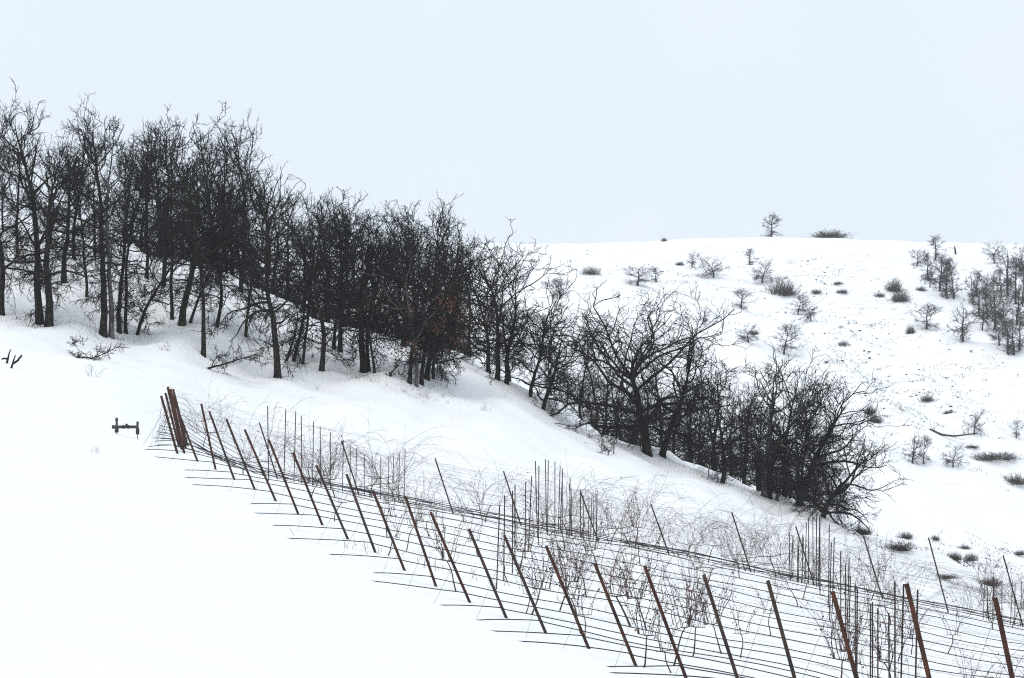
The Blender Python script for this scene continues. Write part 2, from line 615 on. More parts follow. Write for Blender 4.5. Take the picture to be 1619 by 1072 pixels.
def pipe(length, r, m):
    key = (round(length, 1), round(r, 3), m.name)
    if key not in PIPES:
        PIPES[key] = pipe_mesh(key[0], r, m)
    return PIPES[key]


# how each front post leans in the photo: (base x, top x, top y)
TOPS = {1: (270, 619), 2: (318, 638), 3: (330, 648), 4: (358, 663), 5: (388, 682), 6: (424, 693), 7: (462, 712), 8: (500, 735), 9: (549, 753), 10: (588, 772),
        11: (642, 788), 12: (682, 812), 13: (740, 833), 14: (798, 848), 15: (865, 867), 16: (940, 890), 17: (1020, 897), 18: (1113, 910), 19: (1215, 922),
        20: (1315, 930), 21: (1433, 923), 22: (1572, 940)}


def trellis_row(k):
    X, Y = row_end(k)
    Z = gz(X, Y)
    near = k >= 1
    if near:
        lab = 'trellis row whose leaning rusty end post is %s from the right' % ORD[23 - k] if k < 22 else \
            'trellis row with the thick red-brown end post at the right frame edge'
        if k <= 8:
            lab = 'trellis row whose thin end post is %s down from the rusty post bundle' % ORD[k]
        grp = 'trellis rows in front of the crest'
    elif k > -8:
        lab = 'trellis row whose rusty end post stands in the bundle at the upper left'
        grp = 'trellis rows ending in the post bundle'
    else:
        lab = 'thin trellis row dipping out of sight behind the snowy crest'
        grp = 'trellis rows behind the crest'
    t = thing('trellis_row', lab, 'trellis', (X, Y, Z), 0, grp)
    loc = lambda p: np.array(p) - np.array([X, Y, Z])
    # end post
    if near:
        tx, ty = TOPS[k]
        top = np.array([(tx - CX) / F * Y, Y, -(ty - CY) / F * Y])
        ax = Vector(top - np.array([X, Y, Z]))
        ax.y = 0.04 * (rnd.random() - .5)
    else:
        ax = Vector((-.36 - rnd.random() * .1, .05 * (rnd.random() - .5), 1.55 + rnd.random() * .25))
    Lp = ax.length
    dirp = ax.normalized()
    if k in (21, 22, 20):
        m = M_RED if k == 22 else M_RUST
    elif not near:
        m = M_RUST if k % 2 else M_RED
    else:
        m = {0: M_RUST, 1: M_GREYPIPE, 2: M_RUST, 3: M_GREYPIPE, 4: M_RED}[(k * 7) % 5]
    r = .030 if k >= 20 else (.027 if near else .034)
    if k > -8:
        po = link('end_post', pipe(Lp, r, m), t)
        po.rotation_euler = dirp.to_track_quat('Z', 'Y').to_euler()
        po.rotation_mode = 'XYZ'
        if m is M_RED and near:
            po['label'] = 'red-rusted leaning end post'
    # along the row
    xr = max(min((2150 - CX) / F * Y, 30), X + 6)
    xs = np.arange(X, xr, .6)
    ys = Y + (xs - X) * ROWDIR
    zs = ground_z(xs, ys)
    rg = np.random.default_rng(100 + k)
    # drip tube: from the snow left of the post, over the post, along the row
    hgt = .15 + .05 * rg.random()
    ext = (1.1 + .95 * rg.random()) if near else .8
    xl = np.linspace(X - ext, X - .12, 6)
    yl = np.full(6, Y - .02)
    s = np.linspace(0, 1, 6)
    zl = ground_z(xl, yl) + hgt * s * .95 + .02 - .04 * (1 - s) ** 3
    sag = .02 * np.sin(xs * 1.7 + k) + .015 * np.sin(xs * .6 + k * 2)
    P = np.concatenate([np.stack([xl, yl, zl], 1), np.stack([xs, ys - .045, zs + hgt + sag * np.minimum(1, (xs - X) / 2)], 1)])
    link('drip_tube', build_mesh('drip_tube', [tubes(loc(P)[None], np.full((1, len(P)), .0095), 5)], M_TUBE), t)
    # wires
    for j, hw in enumerate((.80, 1.22, 1.60)):
        if hw > dirp.z * Lp:
            continue
        sx = dirp.x / dirp.z * hw
        hj = hw + .03 * rg.normal()
        wx = np.concatenate([[X + sx], xs[2:]])
        wy = np.concatenate([[Y - .03], ys[2:] - .03])
        wz = np.concatenate([[Z + hw * .98], zs[2:] + hj + .02 * np.sin(xs[2:] * .9 + j + k)])
        P = np.stack([wx, wy, wz], 1)
        link('wire', build_mesh('wire', [tubes(loc(P)[None], np.full((1, len(P)), .0013), 4)], M_WIRE), t)
    # guy wire from the post head down to its anchor
    if k > -8:
        for e in range(1 if near else 2):
            ga = np.array([X - ((1.0 if near else .5) + .3 * rg.random() + .15 * e), Y - .1 + .1 * e, 0])
            ga[2] = gz(ga[0], ga[1]) - .05
            gb = np.array([X, Y, Z]) + np.array(dirp) * Lp * (.93 - .2 * e)
            P = np.linspace(ga, gb, 5)
            link('guy_wire', build_mesh('guy_wire', [tubes(loc(P)[None], np.full((1, 5), .0026 if near else .004), 4)], M_WIRE), t)
    # line posts
    for c in COLX:
        px = c + .0582 * Y
        col = px / Y * F + CX
        if px < X + 1.2 or col > 2100:
            continue
        py = Y + (px - X) * ROWDIR
        px += rg.normal() * .05
        o = link('line_post', STAKES[4 if k > 16 else 0 if k > 12 else (1 if k > 9 else (2 if k > 4 else 3))], t)
        o.location = loc((px, py, gz(px, py)))
        o.rotation_euler = (rg.normal() * .012, .012 + rg.normal() * .018, rg.normal() * .3)
    return t


for k in range(22, -15, -1):
    trellis_row(k)

# the second line of thin leaning posts behind the crest
FARPOST = [(410, 668), (540, 697), (688, 725), (796, 745), (917, 775), (1029, 797), (1157, 810), (1258, 832), (1365, 847), (1468, 850), (1586, 878)]
for i, (tx, ty) in enumerate(FARPOST):
    d = 104 - 0.4 * i
    top = Vector(((tx - CX) / F * d, d, -(ty - CY) / F * d))
    bx = top.x + .62
    base = Vector((bx, d, gz(bx, d)))
    ax = top - base
    lab = 'thin dark leaning post %s from the left in the line behind the crest' % ORD[i + 1]
    t = tag(link('trellis_post', pipe_mesh(ax.length, .021, M_TPOST if i % 3 else M_GREYPIPE, 8)), lab, 'post', 'leaning posts behind the crest')
    t.location = base
    t.rotation_euler = ax.to_track_quat('Z', 'Y').to_euler()


# ------------------------------------------------------------------ grapevines
def vine(seed, h, ncane, arch, width, leafn, cmat=M_CANE, trunk_r=.018, lmat=M_VLEAF, thick=1.0):
    rng = np.random.default_rng(seed)
    tr_h = h * rng.uniform(.36, .5)
    P0 = grow(np.array([[0, 0, -.1]]), np.array([[rng.normal() * .2, .0, 1.0]]), np.array([tr_h]), 8, .16, .05, rng)
    R0 = np.linspace(trunk_r * 1.2, trunk_r * .7, 8)[None]
    head = P0[0, -1]
    # two short cordon arms
    Pc = grow(np.repeat(head[None], 2, 0), np.array([[1, 0, .1], [-1, 0, .15]]), np.array([width * .6, width * .5]), 6, .12, 0, rng)
    Rc = np.repeat(np.linspace(trunk_r * .7, trunk_r * .35, 6)[None], 2, 0)
    trunk = build_mesh('trunk', [tubes(P0, R0, 6), tubes(Pc, Rc, 5)], M_VTRUNK)
    s, d, _, _, _ = sprout(np.concatenate([Pc, Pc]), np.concatenate([Rc, Rc]), ncane, np.ones(4), 0, 1, .7, 1.3, rng)
    d[:, 2] = np.abs(d[:, 2]) + (.9 if arch > 1 else 1.9)
    d[:, 1] *= .5
    L = h * rng.uniform(.35, .85, ncane) * (1 + arch * .5)
    P1 = grow(s, d, L, 12, .14, .02, rng, sag=.28 * arch)
    R1 = taper(np.full(ncane, .0038 * thick), 12, .0018 * thick)
    parts = [tubes(P1, R1, 4)]
    n2 = ncane * 3
    s2, d2, _, _, _ = sprout(P1, R1, n2, np.ones(ncane), .15, .95, .4, 1.2, rng)
    P2 = grow(s2, d2, h * rng.uniform(.08, .28, n2), 6, .25, 0, rng, sag=.15)
    parts.append(tubes(P2, np.full((n2, 6), .0021 * thick), 3))
    canes = build_mesh('canes', parts, cmat)
    lv = None
    if leafn:
        src = P1[rng.integers(0, ncane, leafn), rng.integers(1, 10, leafn)] + rng.normal(0, .03, (leafn, 3))
        lv = build_mesh('dry_leaves', [leaves(src, .045, rng)], lmat)
    return trunk, canes, lv


def vine_thing(meshes, label, loc, rz, group, scale=1.0):
    t = thing('grapevine', label, 'grapevine', loc, rz, group, scale)
    link('trunk', meshes[0], t)
    link('canes', meshes[1], t)
    if meshes[2] is not None:
        link('dry_leaves', meshes[2], t)
    return t


V_NEAR = [vine(10 + i, 1.5, 13, .35, .30, 90, trunk_r=.014, thick=1.45) for i in range(4)]
V_THIN = [vine(20 + i, 1.2, 6, .5, .3, 22, trunk_r=.011, thick=1.25) for i in range(4)]
V_WILD = [vine(30 + i, 1.5, 13, 1.35, .95, 8, trunk_r=.014) for i in range(5)]
V_RED = [vine(40 + i, 1.55, 12, .5, .40, 110, M_ORANGE, thick=1.6) for i in range(2)]


def on_row(k, px):
    X, Y = row_end(k)
    x = (px - CX) / F * Y
    y = Y + (x - X) * ROWDIR
    return Vector((x, y - .02, gz(x, y)))


def row_y(k, px):
    p = on_row(k, px)
    return CY - F * p.z / p.y


# individually visible vines near the front: (column px, base py of the row it stands in)
def row_for(px, py):
    return min(range(-6, 23), key=lambda k: abs(row_y(k, px) - py) + (1000 if row_end(k)[0] > (px - CX) / F * row_end(k)[1] else 0))


HERO = [(612, 884, V_THIN[0], 'small dark grapevine stump between two leaning end posts at left'),
        (722, 930, V_NEAR[0], 'bare grapevine with curled grey leaves left of the first cluster of stakes'),
        (838, 975, V_NEAR[1], 'twisted bare grapevine with shrivelled leaves right of the first stake cluster'),
        (998, 985, V_RED[0], 'tall reddish grapevine thick with dried leaves between two rusty end posts'),
        (1016, 1050, V_NEAR[2], 'grey tangled grapevine at the foot of a leaning post low in the frame'),
        (1003, 870, V_RED[1], 'orange-brown upright grapevine rising through the dark drip tubes at the crest'),
        (1145, 1040, V_NEAR[3], 'bare grapevine with a red leaf tuft low beside a rusty post'),
        (1118, 885, V_WILD[0], 'sprawling bare grapevine on the crest right of the orange one'),
        (1215, 1010, V_THIN[1], 'spindly grapevine right behind a rusty end post in the lower right')]
for px, py, mv, lab in HERO:
    k = row_for(px, py)
    vine_thing(mv, lab, on_row(k, px), rnd.uniform(-.4, .4), None, rnd.uniform(.95, 1.1))

nv = 0
for k in range(22, -1, -1):
    X, Y = row_end(k)
    step = 1.85
    x = X + rnd.uniform(.5, 1.4)
    while x / Y * F + CX < 1800:
        px = x / Y * F + CX
        y = Y + (x - X) * ROWDIR
        if rnd.random() < (.42 if k > 6 else .40) and (CY - F * gz(x, y) / y) - 1.2 * F / y < 1072:
            crest = k <= 6
            if crest and rnd.random() < .75:
                mv, lab, g = rnd.choice(V_WILD), 'wild bare grapevine with long arching canes on the crest', 'arching grapevines on the crest'
            elif rnd.random() < .6:
                mv, lab, g = rnd.choice(V_THIN), 'thin bare grapevine with few canes among the near drip tubes', 'thin grapevines in the near rows'
            else:
                mv, lab, g = rnd.choice(V_NEAR), 'bare grapevine hung with shrivelled grey leaves in the near rows', 'leafy grapevines in the near rows'
            vine_thing(mv, lab, (x, y - .02, gz(x, y)), rnd.uniform(-.5, .5) + (math.pi if rnd.random() < .5 else 0), g, rnd.uniform(.8, 1.12))
            nv += 1
        x += step * rnd.uniform(.85, 1.25)
for k in range(-1, -15, -1):
    X, Y = row_end(k)
    x = X + rnd.uniform(.3, 1.2)
    while x / Y * F + CX < 1800:
        px = x / Y * F + CX
        y = Y + (x - X) * ROWDIR
        if rnd.random() < .21:
            vine_thing(rnd.choice(V_WILD), 'bare grapevine tangle half hidden behind the snowy crest', (x, y, gz(x, y)), rnd.uniform(-.5, .5) + (math.pi if rnd.random() < .5 else 0),
                       'grapevine tangles behind the crest', rnd.uniform(.9, 1.35))
            nv += 1
        x += 1.7 * rnd.uniform(.85, 1.3)


# ------------------------------------------------------------------ irrigation pipe stand left of the bundle
def lathe(prof, sides=12):
    a = np.arange(sides) * 2 * math.pi / sides
    v = np.array([[r * math.cos(t), r * math.sin(t), z] for r, z in prof for t in a])
    q = np.array([[i * sides + j, i * sides + (j + 1) % sides, (i + 1) * sides + (j + 1) % sides, (i + 1) * sides + j] for i in range(len(prof) - 1) for j in range(sides)])
    return v, q


def rot_x_to(v, off):
    """turn a z-axis shape onto the x axis"""
    w = np.stack([v[:, 2], v[:, 1], -v[:, 0]], 1)
    return w + np.array(off)


def manifold():
    p = hit(200, 690)
    s = p.y / F                       # metres per photo pixel here
    t = thing('irrigation_manifold', 'low grey irrigation pipe with two upright risers standing in snow left of the post bundle', 'pipe fitting', p)
    zc = (690 - 675) * s
    v, q = lathe([(.001, -23 * s), (3.0 * s, -23 * s), (3.2 * s, -20 * s), (2.4 * s, -19 * s), (2.4 * s, 18 * s), (.001, 18 * s)])
    link('pipe', build_mesh('pipe', [(rot_x_to(v, (0, 0, zc)), q)], M_IRON), t)
    for x, z0, z1, r in ((-15.5, 6, 30, 1.9), (17.5, 3, 24, 1.7)):
        v, q = lathe([(.001, z0 * s), (r * 1.7 * s, z0 * s), (r * 1.7 * s, (z0 + 9) * s), (r * 1.1 * s, (z0 + 11) * s), (r * .9 * s, (z1 - 7) * s), (r * 1.25 * s, (z1 - 5) * s), (r * 1.2 * s, (z1 - 1) * s), (.001, z1 * s)])
        rz = link('riser', build_mesh('riser', [(v, q)], M_IRON), t)
        rz.location = (x * s, 0, 0)
        v, q = lathe([(.6 * s, -9 * s), (.6 * s, (z0 + 1) * s)], 8)
        l2 = link('leg', build_mesh('leg', [(v, q)], M_WIRE), t)
        l2.location = (x * s, 0, 0)
    for x in (-4.5, 3.0):
        v, q = lathe([(.001, -1.8 * s), (2.9 * s, -1.8 * s), (2.9 * s, 1.8 * s), (.001, 1.8 * s)])
        link('coupling', build_mesh('coupling', [(rot_x_to(v, (x * s, 0, zc)), q)], M_IRONDARK), t)
    v, q = lathe([(1.3 * s, zc), (1.3 * s, zc + 3.2 * s), (2.2 * s, zc + 3.6 * s), (2.0 * s, zc + 5 * s), (.001, zc + 5.2 * s)])
    link('valve', build_mesh('valve', [(v, q)], M_IRONDARK), t)


manifold()

# ------------------------------------------------------------------ the oak grove
G_FRONT = 'oaks standing in the snow at the front of the grove'
# base x, base y, top y, crown half width px, trunk width px, clear, lean at top (px), bark, leaf count, label
FRONT = [
    (2, 498, 145, 75, 10, .25, -30, M_BARK, 0, 'bare oak cut by the left frame edge, its crown the highest of all'),
    (62, 514, 160, 72, 13, .28, -22, M_BARK, 0, 'dark thick bare oak, left one of the close pair nearest the left edge'),
    (77, 517, 215, 72, 14, .28, 14, M_BARK, 30, 'dark thick bare oak, right one of the close pair nearest the left edge'),
    (101, 448, 220, 60, 10, .25, 5, M_BARK, 0, 'dark bare oak set back up the slope right of the leftmost pair'),
    (137, 471, 250, 50, 5, .25, -10, M_BARK, 0, 'slender dark sapling oak set back right of the leftmost pair'),
    (163, 531, 172, 66, 12, .33, -10, M_BARK, 0, 'tall dark oak touching the left side of the pale grey trunk'),
    (176, 534, 205, 48, 9, .45, 3, M_PALE, 0, 'tall bare oak with the straight pale grey trunk'),
    (189, 526, 215, 50, 8, .35, 8, M_BARK, 0, 'dark bare oak close behind the right side of the pale trunk'),
    (200, 529, 240, 48, 6, .3, 14, M_BARK, 0, 'thin dark bare oak second to the right of the pale trunk'),
    (216, 529, 330, 60, 6, .3, 75, M_BARK, 0, 'thin crooked oak leaning hard to the right beside the pale trunk group'),
    (258, 452, 190, 55, 8, .3, 6, M_BARK, 0, 'bare oak set back behind the mossy trunk, its narrow crown standing tall'),
    (272, 506, 182, 42, 6, .35, -2, M_BARK, 0, 'slender dark oak just left of the mossy trunk with a tall spire crown'),
    (287, 515, 225, 60, 12, .3, 10, M_MOSS, 0, 'bare oak with the mossy green-tinged trunk'),
    (299, 512, 290, 60, 5, .25, 80, M_BARK, 0, 'thin stem leaning right out from behind the mossy trunk'),
    (321, 565, 240, 52, 8, .42, -6, M_BARK, 0, 'slim straight oak standing forward alone with a bare pale foot'),
    (341, 516, 215, 55, 6, .35, 20, M_BARK, 0, 'thin straight oak behind and right of the slim forward one'),
    (389, 534, 300, 45, 5, .25, 12, M_BARK, 0, 'thin twiggy oak in the gap before the thick brown-footed oak'),
    (439, 598, 285, 74, 12, .30, -5, M_BARK, 0, 'thick straight oak with a brownish foot, first right of the snowy gap'),
    (462, 573, 380, 52, 6, .25, 52, M_BARK, 0, 'oak stem leaning right beside the thick brown-footed oak'),
    (478, 578, 340, 48, 5, .25, 22, M_BARK, 0, 'thin oak between the leaning stem and the next dark trunk'),
    (508, 586, 305, 60, 9, .3, 10, M_BARK, 0, 'dark oak standing alone halfway between the two thick trunks'),
    (528, 553, 320, 50, 6, .3, 5, M_BARK, 0, 'thin oak set back, left of the two behind the halfway trunk'),
    (538, 556, 310, 55, 8, .3, 8, M_BARK, 0, 'dark oak set back, right of the two behind the halfway trunk'),
    (575, 590, 335, 64, 12, .28, 10, M_BARK, 0, 'thickest trunk in the close trio at the middle of the grove'),
    (584, 588, 350, 50, 7, .28, 18, M_BARK, 0, 'middle thin trunk in the close trio at the middle of the grove'),
    (592, 591, 380, 50, 5, .25, -8, M_BARK, 0, 'thinnest right trunk in the close trio at the middle of the grove'),
    (637, 549, 325, 62, 9, .22, 15, M_BARK, 260, 'oak set back with rusty orange leaves clinging low on it'),
    (647, 606, 330, 62, 7, .25, 8, M_BARK, 60, 'leftmost slim stem of the five-stem clump at the grove front'),
    (658, 610, 360, 55, 6, .25, -12, M_PALE, 0, 'greyish second stem of the five-stem clump at the grove front'),
    (667, 609, 318, 60, 7, .25, 10, M_BARK, 320, 'third stem of the five-stem clump with rusty leaves around its foot branches'),
    (674, 600, 345, 70, 9, .22, 50, M_BARK, 260, 'thickest stem of the five-stem clump spreading to the right'),
    (684, 599, 420, 60, 6, .2, 28, M_BARK, 60, 'rightmost bent stem of the five-stem clump with drooping twigs'),
]
RIGHTS = [
    (772, 590, 385, 70, 7, .22, -25, M_BARK, 320, 'oak on the ridge leaning left, first of the trio past the grove front'),
    (786, 600, 375, 76, 9, .25, -15, M_BARK, 0, 'tallest oak of the trio on the ridge past the grove front'),
    (800, 606, 405, 72, 8, .25, 22, M_BARK, 0, 'oak on the ridge leaning right, last of the trio past the grove front'),
    (858, 648, 490, 70, 7, .15, 30, M_BARK, 0, 'low bushy oak on the ridge between the trio and the big spreading oak'),
    (838, 628, 440, 60, 6, .15, 35, M_BARK, 0, 'slanting thin oak on the ridge just right of the trio'),
    (1046, 722, 500, 88, 11, .22, 42, M_BARK, 0, 'second trunk right beside the big spreading oak'),
    (1208, 786, 560, 62, 11, .25, 15, M_PALE, 0, 'pale-trunked oak near the right end of the dark thicket'),
    (1217, 789, 585, 70, 9, .25, 40, M_BARK, 0, 'dark oak touching the pale-trunked one near the right end'),
    (1227, 792, 610, 60, 6, .2, 52, M_PALE, 0, 'thin pale stem leaning right at the end of the thicket'),
    (1141, 764, 590, 56, 8, .25, 4, M_BARK, 0, 'dark oak standing on the snow lip halfway along the right thicket'),
]


def add_oak(bx, by, ty, hw, tw, clear, lean, bark, leafn, label, seed, group=None, name='bare_oak', dens=1.0, depth=None, **kw):
    p = hit(bx, by) if depth is None else at_depth(bx, depth)
    p = p.copy()
    s = p.y / F
    byy = CY - p.z / s
    H = max(1.2, (byy - ty) * s)
    W = hw * s * 1.08
    m = oak(seed, H * .97, W, max(.03, tw * s * .5), clear, (lean * s / H, 0), kmat=bark, leafn=leafn, dens=dens, **kw)
    return plant_tree(name, m, label, 'tree', p, 0, group)


for i, a in enumerate(FRONT):
    big = a[3] >= 55
    add_oak(*a, seed=500 + i, group=G_FRONT, dens=.58 if big else .52, n1=20 if big else 15)
for i, a in enumerate(RIGHTS):
    add_oak(*a, seed=700 + i, group='oaks along the ridge at right', dens=.6, n1=17, gnarl=1.15)

# the big spreading oak
add_oak(1022, 718, 462, 122, 16, .22, -8, M_BARK, 40, 'big spreading oak with long arching limbs, alone above the snow lip', seed=811, dens=.95, n1=24, spread=1.2, gnarl=1.25, droop=.4)
# the arching thicket tree at the right end
add_oak(1262, 800, 600, 88, 12, .12, 66, M_BARK, 0, 'oak arching over to the right above the far vineyard posts', seed=820, dens=.9, n1=18, droop=.6, gnarl=1.2)
add_oak(1300, 818, 690, 82, 9, .08, 55, M_BARK, 0, 'lowest sprawling oak whose branches droop to the snow at the thicket end', seed=823, dens=.9, n1=18, droop=.9, gnarl=1.3)

# oaks behind the ridge: only their crowns rise above it
SIL = [(200, 225), (260, 200), (300, 222), (360, 205), (400, 195), (435, 260), (450, 300), (500, 305), (550, 325), (600, 355), (650, 335), (700, 365), (760, 400), (800, 430), (850, 490), (900, 580),
       (950, 575), (1000, 560), (1080, 535), (1150, 545), (1200, 565), (1250, 600), (1290, 650), (1320, 705), (1350, 760)]
sx, sy = zip(*SIL)
BACK = []
for v in range(9):
    BACK.append(oak(900 + v, 8.0, 2.1, .12, .08, (0, 0), n1=18, dens=.55, gnarl=1.05, leafn=0))
px = 205
i = 0
while px < 1325:
    if 742 < px < 872:
        px += rnd.uniform(28, 44)
    if 428 < px < 450 or 604 < px < 622:
        px += 24
    d = 177 + 17 * rnd.random()
    p = at_depth(px, d)
    ty = float(np.interp(px, sx, sy)) + rnd.choice((-8, 0, 12, 30, 60, 75))
    H = (CY - p.z * F / d - ty) * d / F
    sc = max(.35, H / 8.0)
    wid = sc * rnd.uniform(.9, 1.15) if px < 850 else sc * rnd.uniform(1.0, 1.35)
    lab = 'dark oak crown rising behind the snow ridge in the dense part of the grove' if px < 860 else 'dark oak packed in the thicket behind the snow lip at right'
    plant_tree('bare_oak', BACK[i % 9], lab, 'tree', p, rnd.uniform(0, 6.28), 'oaks behind the ridge' if px < 860 else 'oaks in the right thicket', (wid, wid, sc))
    i += 1
    px += rnd.uniform(21, 32) if px < 860 else rnd.uniform(17, 26)


# lower bushy oaks packed along the back of the ridge, and more stems up the slope at left
px = 225
while px < 1330:
    if 735 < px < 880:
        px += 60
        continue
    d = 175 + 10 * rnd.random()
    p = at_depth(px, d)
    hpx = rnd.uniform(95, 170) if px < 860 else rnd.uniform(85, 150)
    H = (hpx + (CY - p.z * F / d) - float(np.interp(px, XT, Y_RIDGE))) * d / F
    sc = H / 8.0
    lab = 'low bushy oak filling the dark band just above the snow ridge' if px < 860 else 'low bushy oak filling the right thicket above the snow lip'
    plant_tree('bare_oak', BACK[i % 9], lab, 'tree', p, rnd.uniform(0, 6.28), 'low oaks along the ridge' if px < 860 else 'low oaks in the right thicket', (sc * 1.3, sc * 1.3, sc))
    i += 1
    px += rnd.uniform(17, 27)
for px, d, ty in [(-14, 160, 165), (28, 163, 185), (118, 164, 190), (150, 166, 215), (232, 163, 215), (345, 165, 212), (80, 169, 235), (5, 169, 225), (197, 168, 240), (380, 166, 190)]:
    p = at_depth(px, d)
    H = (CY - p.z * F / d - ty) * d / F
    sc = H / 8.0
    plant_tree('bare_oak', BACK[i % 9], 'dark oak standing further up the slope behind the front trunks at left', 'tree', p, rnd.uniform(0, 6.28), 'oaks up the slope at left', (sc * .85, sc * .85, sc))
    i += 1


# ------------------------------------------------------------------ fallen wood, weeds
def fallen(bx, by, dx, dz, L, tr, W, seed, label, name='fallen_branch', sink=.0, scale_d=.25, m=M_BARK):
    p = hit(bx, by)
    tr_m, cr, _ = oak(seed, L, W, tr, .18, (0, 0), n1=9, dens=scale_d * 1.5, axis=(dx, .12, dz), gnarl=1.4, top=1.0, kmat=m, droop=.2, tw=.007)
    t = thing(name, label, 'branch', p + Vector((0, 0, sink)))
    link('stem', tr_m, t)
    link('crown', cr, t)
    return t


def px_m(p):
    return p.y / F


fallen(315, 577, 1.0, .12, 2.9, .06, 1.0, 61, 'long fallen branch lying in the snow right of the slim forward oak')
fallen(108, 558, 1.0, .16, 2.3, .035, 1.0, 62, 'fallen brush of curved twigs below the leftmost pair of oaks')
fallen(98, 541, 1.0, .30, 1.0, .025, .4, 63, 'small fallen twig just right of the leftmost pair of oaks', scale_d=.15)
fallen(610, 594, 1.0, .75, 1.6, .05, .25, 64, 'short broken limb propped up beside the five-stem clump', scale_d=.25)
fallen(448, 572, .9, .95, 3.6, .07, .45, 65, 'long dead limb slanting up right from behind the brown-footed oak', scale_d=.25)
fallen(985, 722, -.85, .32, 2.6, .035, 1.0, 66, 'drooping twiggy branch lying on the snow left of the big spreading oak', scale_d=.5)
fallen(880, 662, -.8, .3, 1.9, .03, .9, 67, 'twiggy branch sprawling down the snow below the low bushy oak', scale_d=.5)
fallen(1128, 768, .9, -.12, 1.2, .07, .12, 68, 'short dark log on the snow lip below the right thicket', name='fallen_log', scale_d=.2)


def forked(px, py, h, label, seed):
    p = hit(px, py)
    s = px_m(p)
    rng = np.random.default_rng(seed)
    spec = {1: [((0, 0), (3, 9), (8, 26), 3.4, 1.2), ((2, 8), (-4, 9), (-9, 7), 2.6, 1.6)], 2: [((0, 0), (4, 10), (9, 24), 3.0, 1.2), ((3, 8), (13, 14), (21, 24), 3.0, 2.2)]}[seed]
    parts = []
    for a, b, c, r0, r1 in spec:
        P = np.array([[a[0], 0, a[1] - (4 if a == (0, 0) else 0)], [(a[0] + b[0]) / 2 + .4, .3, (a[1] + b[1]) / 2], [b[0], .5, b[1]], [(b[0] + c[0]) / 2 - .6, .4, (b[1] + c[1]) / 2], [c[0], .2, c[1]]], float) * s * h
        rr = np.linspace(r0, r1, 5) * s * h * .8
        parts.append(tubes(P[None], rr[None], 7))
    e = parts[0]
    tag(link('broken_stump', build_mesh('broken_stump', parts, M_GREYPIPE if False else M_BARK), None, p), label, 'stump')


forked(10, 575, .85, 'broken grey stub with one upright spike in the snow by the left edge', 1)
forked(17, 583, .85, 'forked broken stub shaped like a letter V in the snow by the left edge', 2)


def weed(seed, h, n, spread):
    rng = np.random.default_rng(seed)
    s = rng.normal(0, spread * .15, (n, 3))
    s[:, 2] = -.03
    d = rng.normal(0, spread * .4, (n, 3))
    d[:, 2] = 1
    P = grow(s, d, h * rng.uniform(.45, 1, n), 6, .16, 0, rng, sag=.1)
    parts = [tubes(P, taper(np.full(n, .0045), 6, .002), 3)]
    n2 = n * 3
    s2, d2, _, _, _ = sprout(P, np.full((n, 6), .004), n2, np.ones(n), .3, 1, .4, 1.1, rng)
    parts.append(tubes(grow(s2, d2, h * rng.uniform(.1, .25, n2), 4, .25, 0, rng), np.full((n2, 4), .0028), 3))
    return build_mesh('weed', parts, M_SHRUB)


WEEDS = [weed(70 + i, .55, 9, .8) for i in range(3)]
for (wx, wy, sc, lab) in [(146, 596, 1.0, 'small dead weed alone on the open snow below the leftmost oaks'),
                          (640, 622, .6, 'dead weed sticking out of snow left below the five-stem clump'),
                          (668, 630, .8, 'dead weed sticking out of snow right below the five-stem clump'),
                          (768, 650, .8, 'dead weed alone on the open snow above the stake clusters'),
                          (262, 556, 1.0, 'flattened dead weed below the mossy trunk'),
                          (502, 618, .5, 'tiny dead weed below the halfway trunk'),
                          (150, 716, .45, 'tiny dry stem in the open snow below the grey irrigation pipe'),
                          (590, 604, .7, 'dead weed at the foot of the middle trio'),
                          (716, 606, .9, 'dead weed on the snow right of the five-stem clump'),
                          (1082, 730, .7, 'dead weed on the snow lip right of the big spreading oak')]:
    o = tag(link('dead_weed', WEEDS[int(wx) % 3], None, hit(wx, wy)), lab, 'weed', 'dead weeds on the near snow')
    o.scale = (sc * 1.3, sc * 1.3, sc)
    o.rotation_euler = (0, 0, wx)


def grass_patch(name, label, spots, seed, h=.16):
    rng = np.random.default_rng(seed)
    pts = []
    for gx, gy, rx, n in spots:
        c = hit(gx, gy)
        x = c.x + rng.normal(0, rx, n)
        y = c.y + rng.normal(0, rx * 1.2, n)
        pts.append(np.stack([x, y, ground_z(x, y) - .02], 1))
    p = np.concatenate(pts)
    d = rng.normal(0, .5, p.shape)
    d[:, 2] = 1
    P = grow(p, d, h * rng.uniform(.4, 1.2, len(p)), 4, .2, 0, rng)
    o = link(name, build_mesh(name, [tubes(P, taper(np.full(len(p), .006), 4, .002), 3)], M_GRASS))
    o['kind'] = 'stuff'
    o['label'] = label
    o['category'] = 'grass'


grass_patch('dry_grass', 'dry grass blades poking through the snow under the oaks',
            [(a[0] + rnd.uniform(-15, 15), a[1] + rnd.uniform(-6, 8), .4, 45) for a in FRONT if a[1] > 500] + [(640 + 12 * j, 618 + 3 * j, .8, 40) for j in range(5)] +
            [(1060 + 22 * j, 730 + 9 * j, .5, 40) for j in range(6)] + [(880 + 18 * j, 655 + 9 * j, .5, 20) for j in range(6)] + [(30 * j, 505 + 3 * j, .8, 30) for j in range(8)], 5)
grass_patch('dry_grass', 'fine dry stems poking through the snow of the vineyard',
            [(520 + 45 * j + rnd.uniform(-15, 15), 860 + 9 * j + rnd.uniform(0, 25), .35, 5) for j in range(12)] +
            [(1450 + 16 * j, 905 + 5 * j, .9, 40) for j in range(12)], 6, .3)

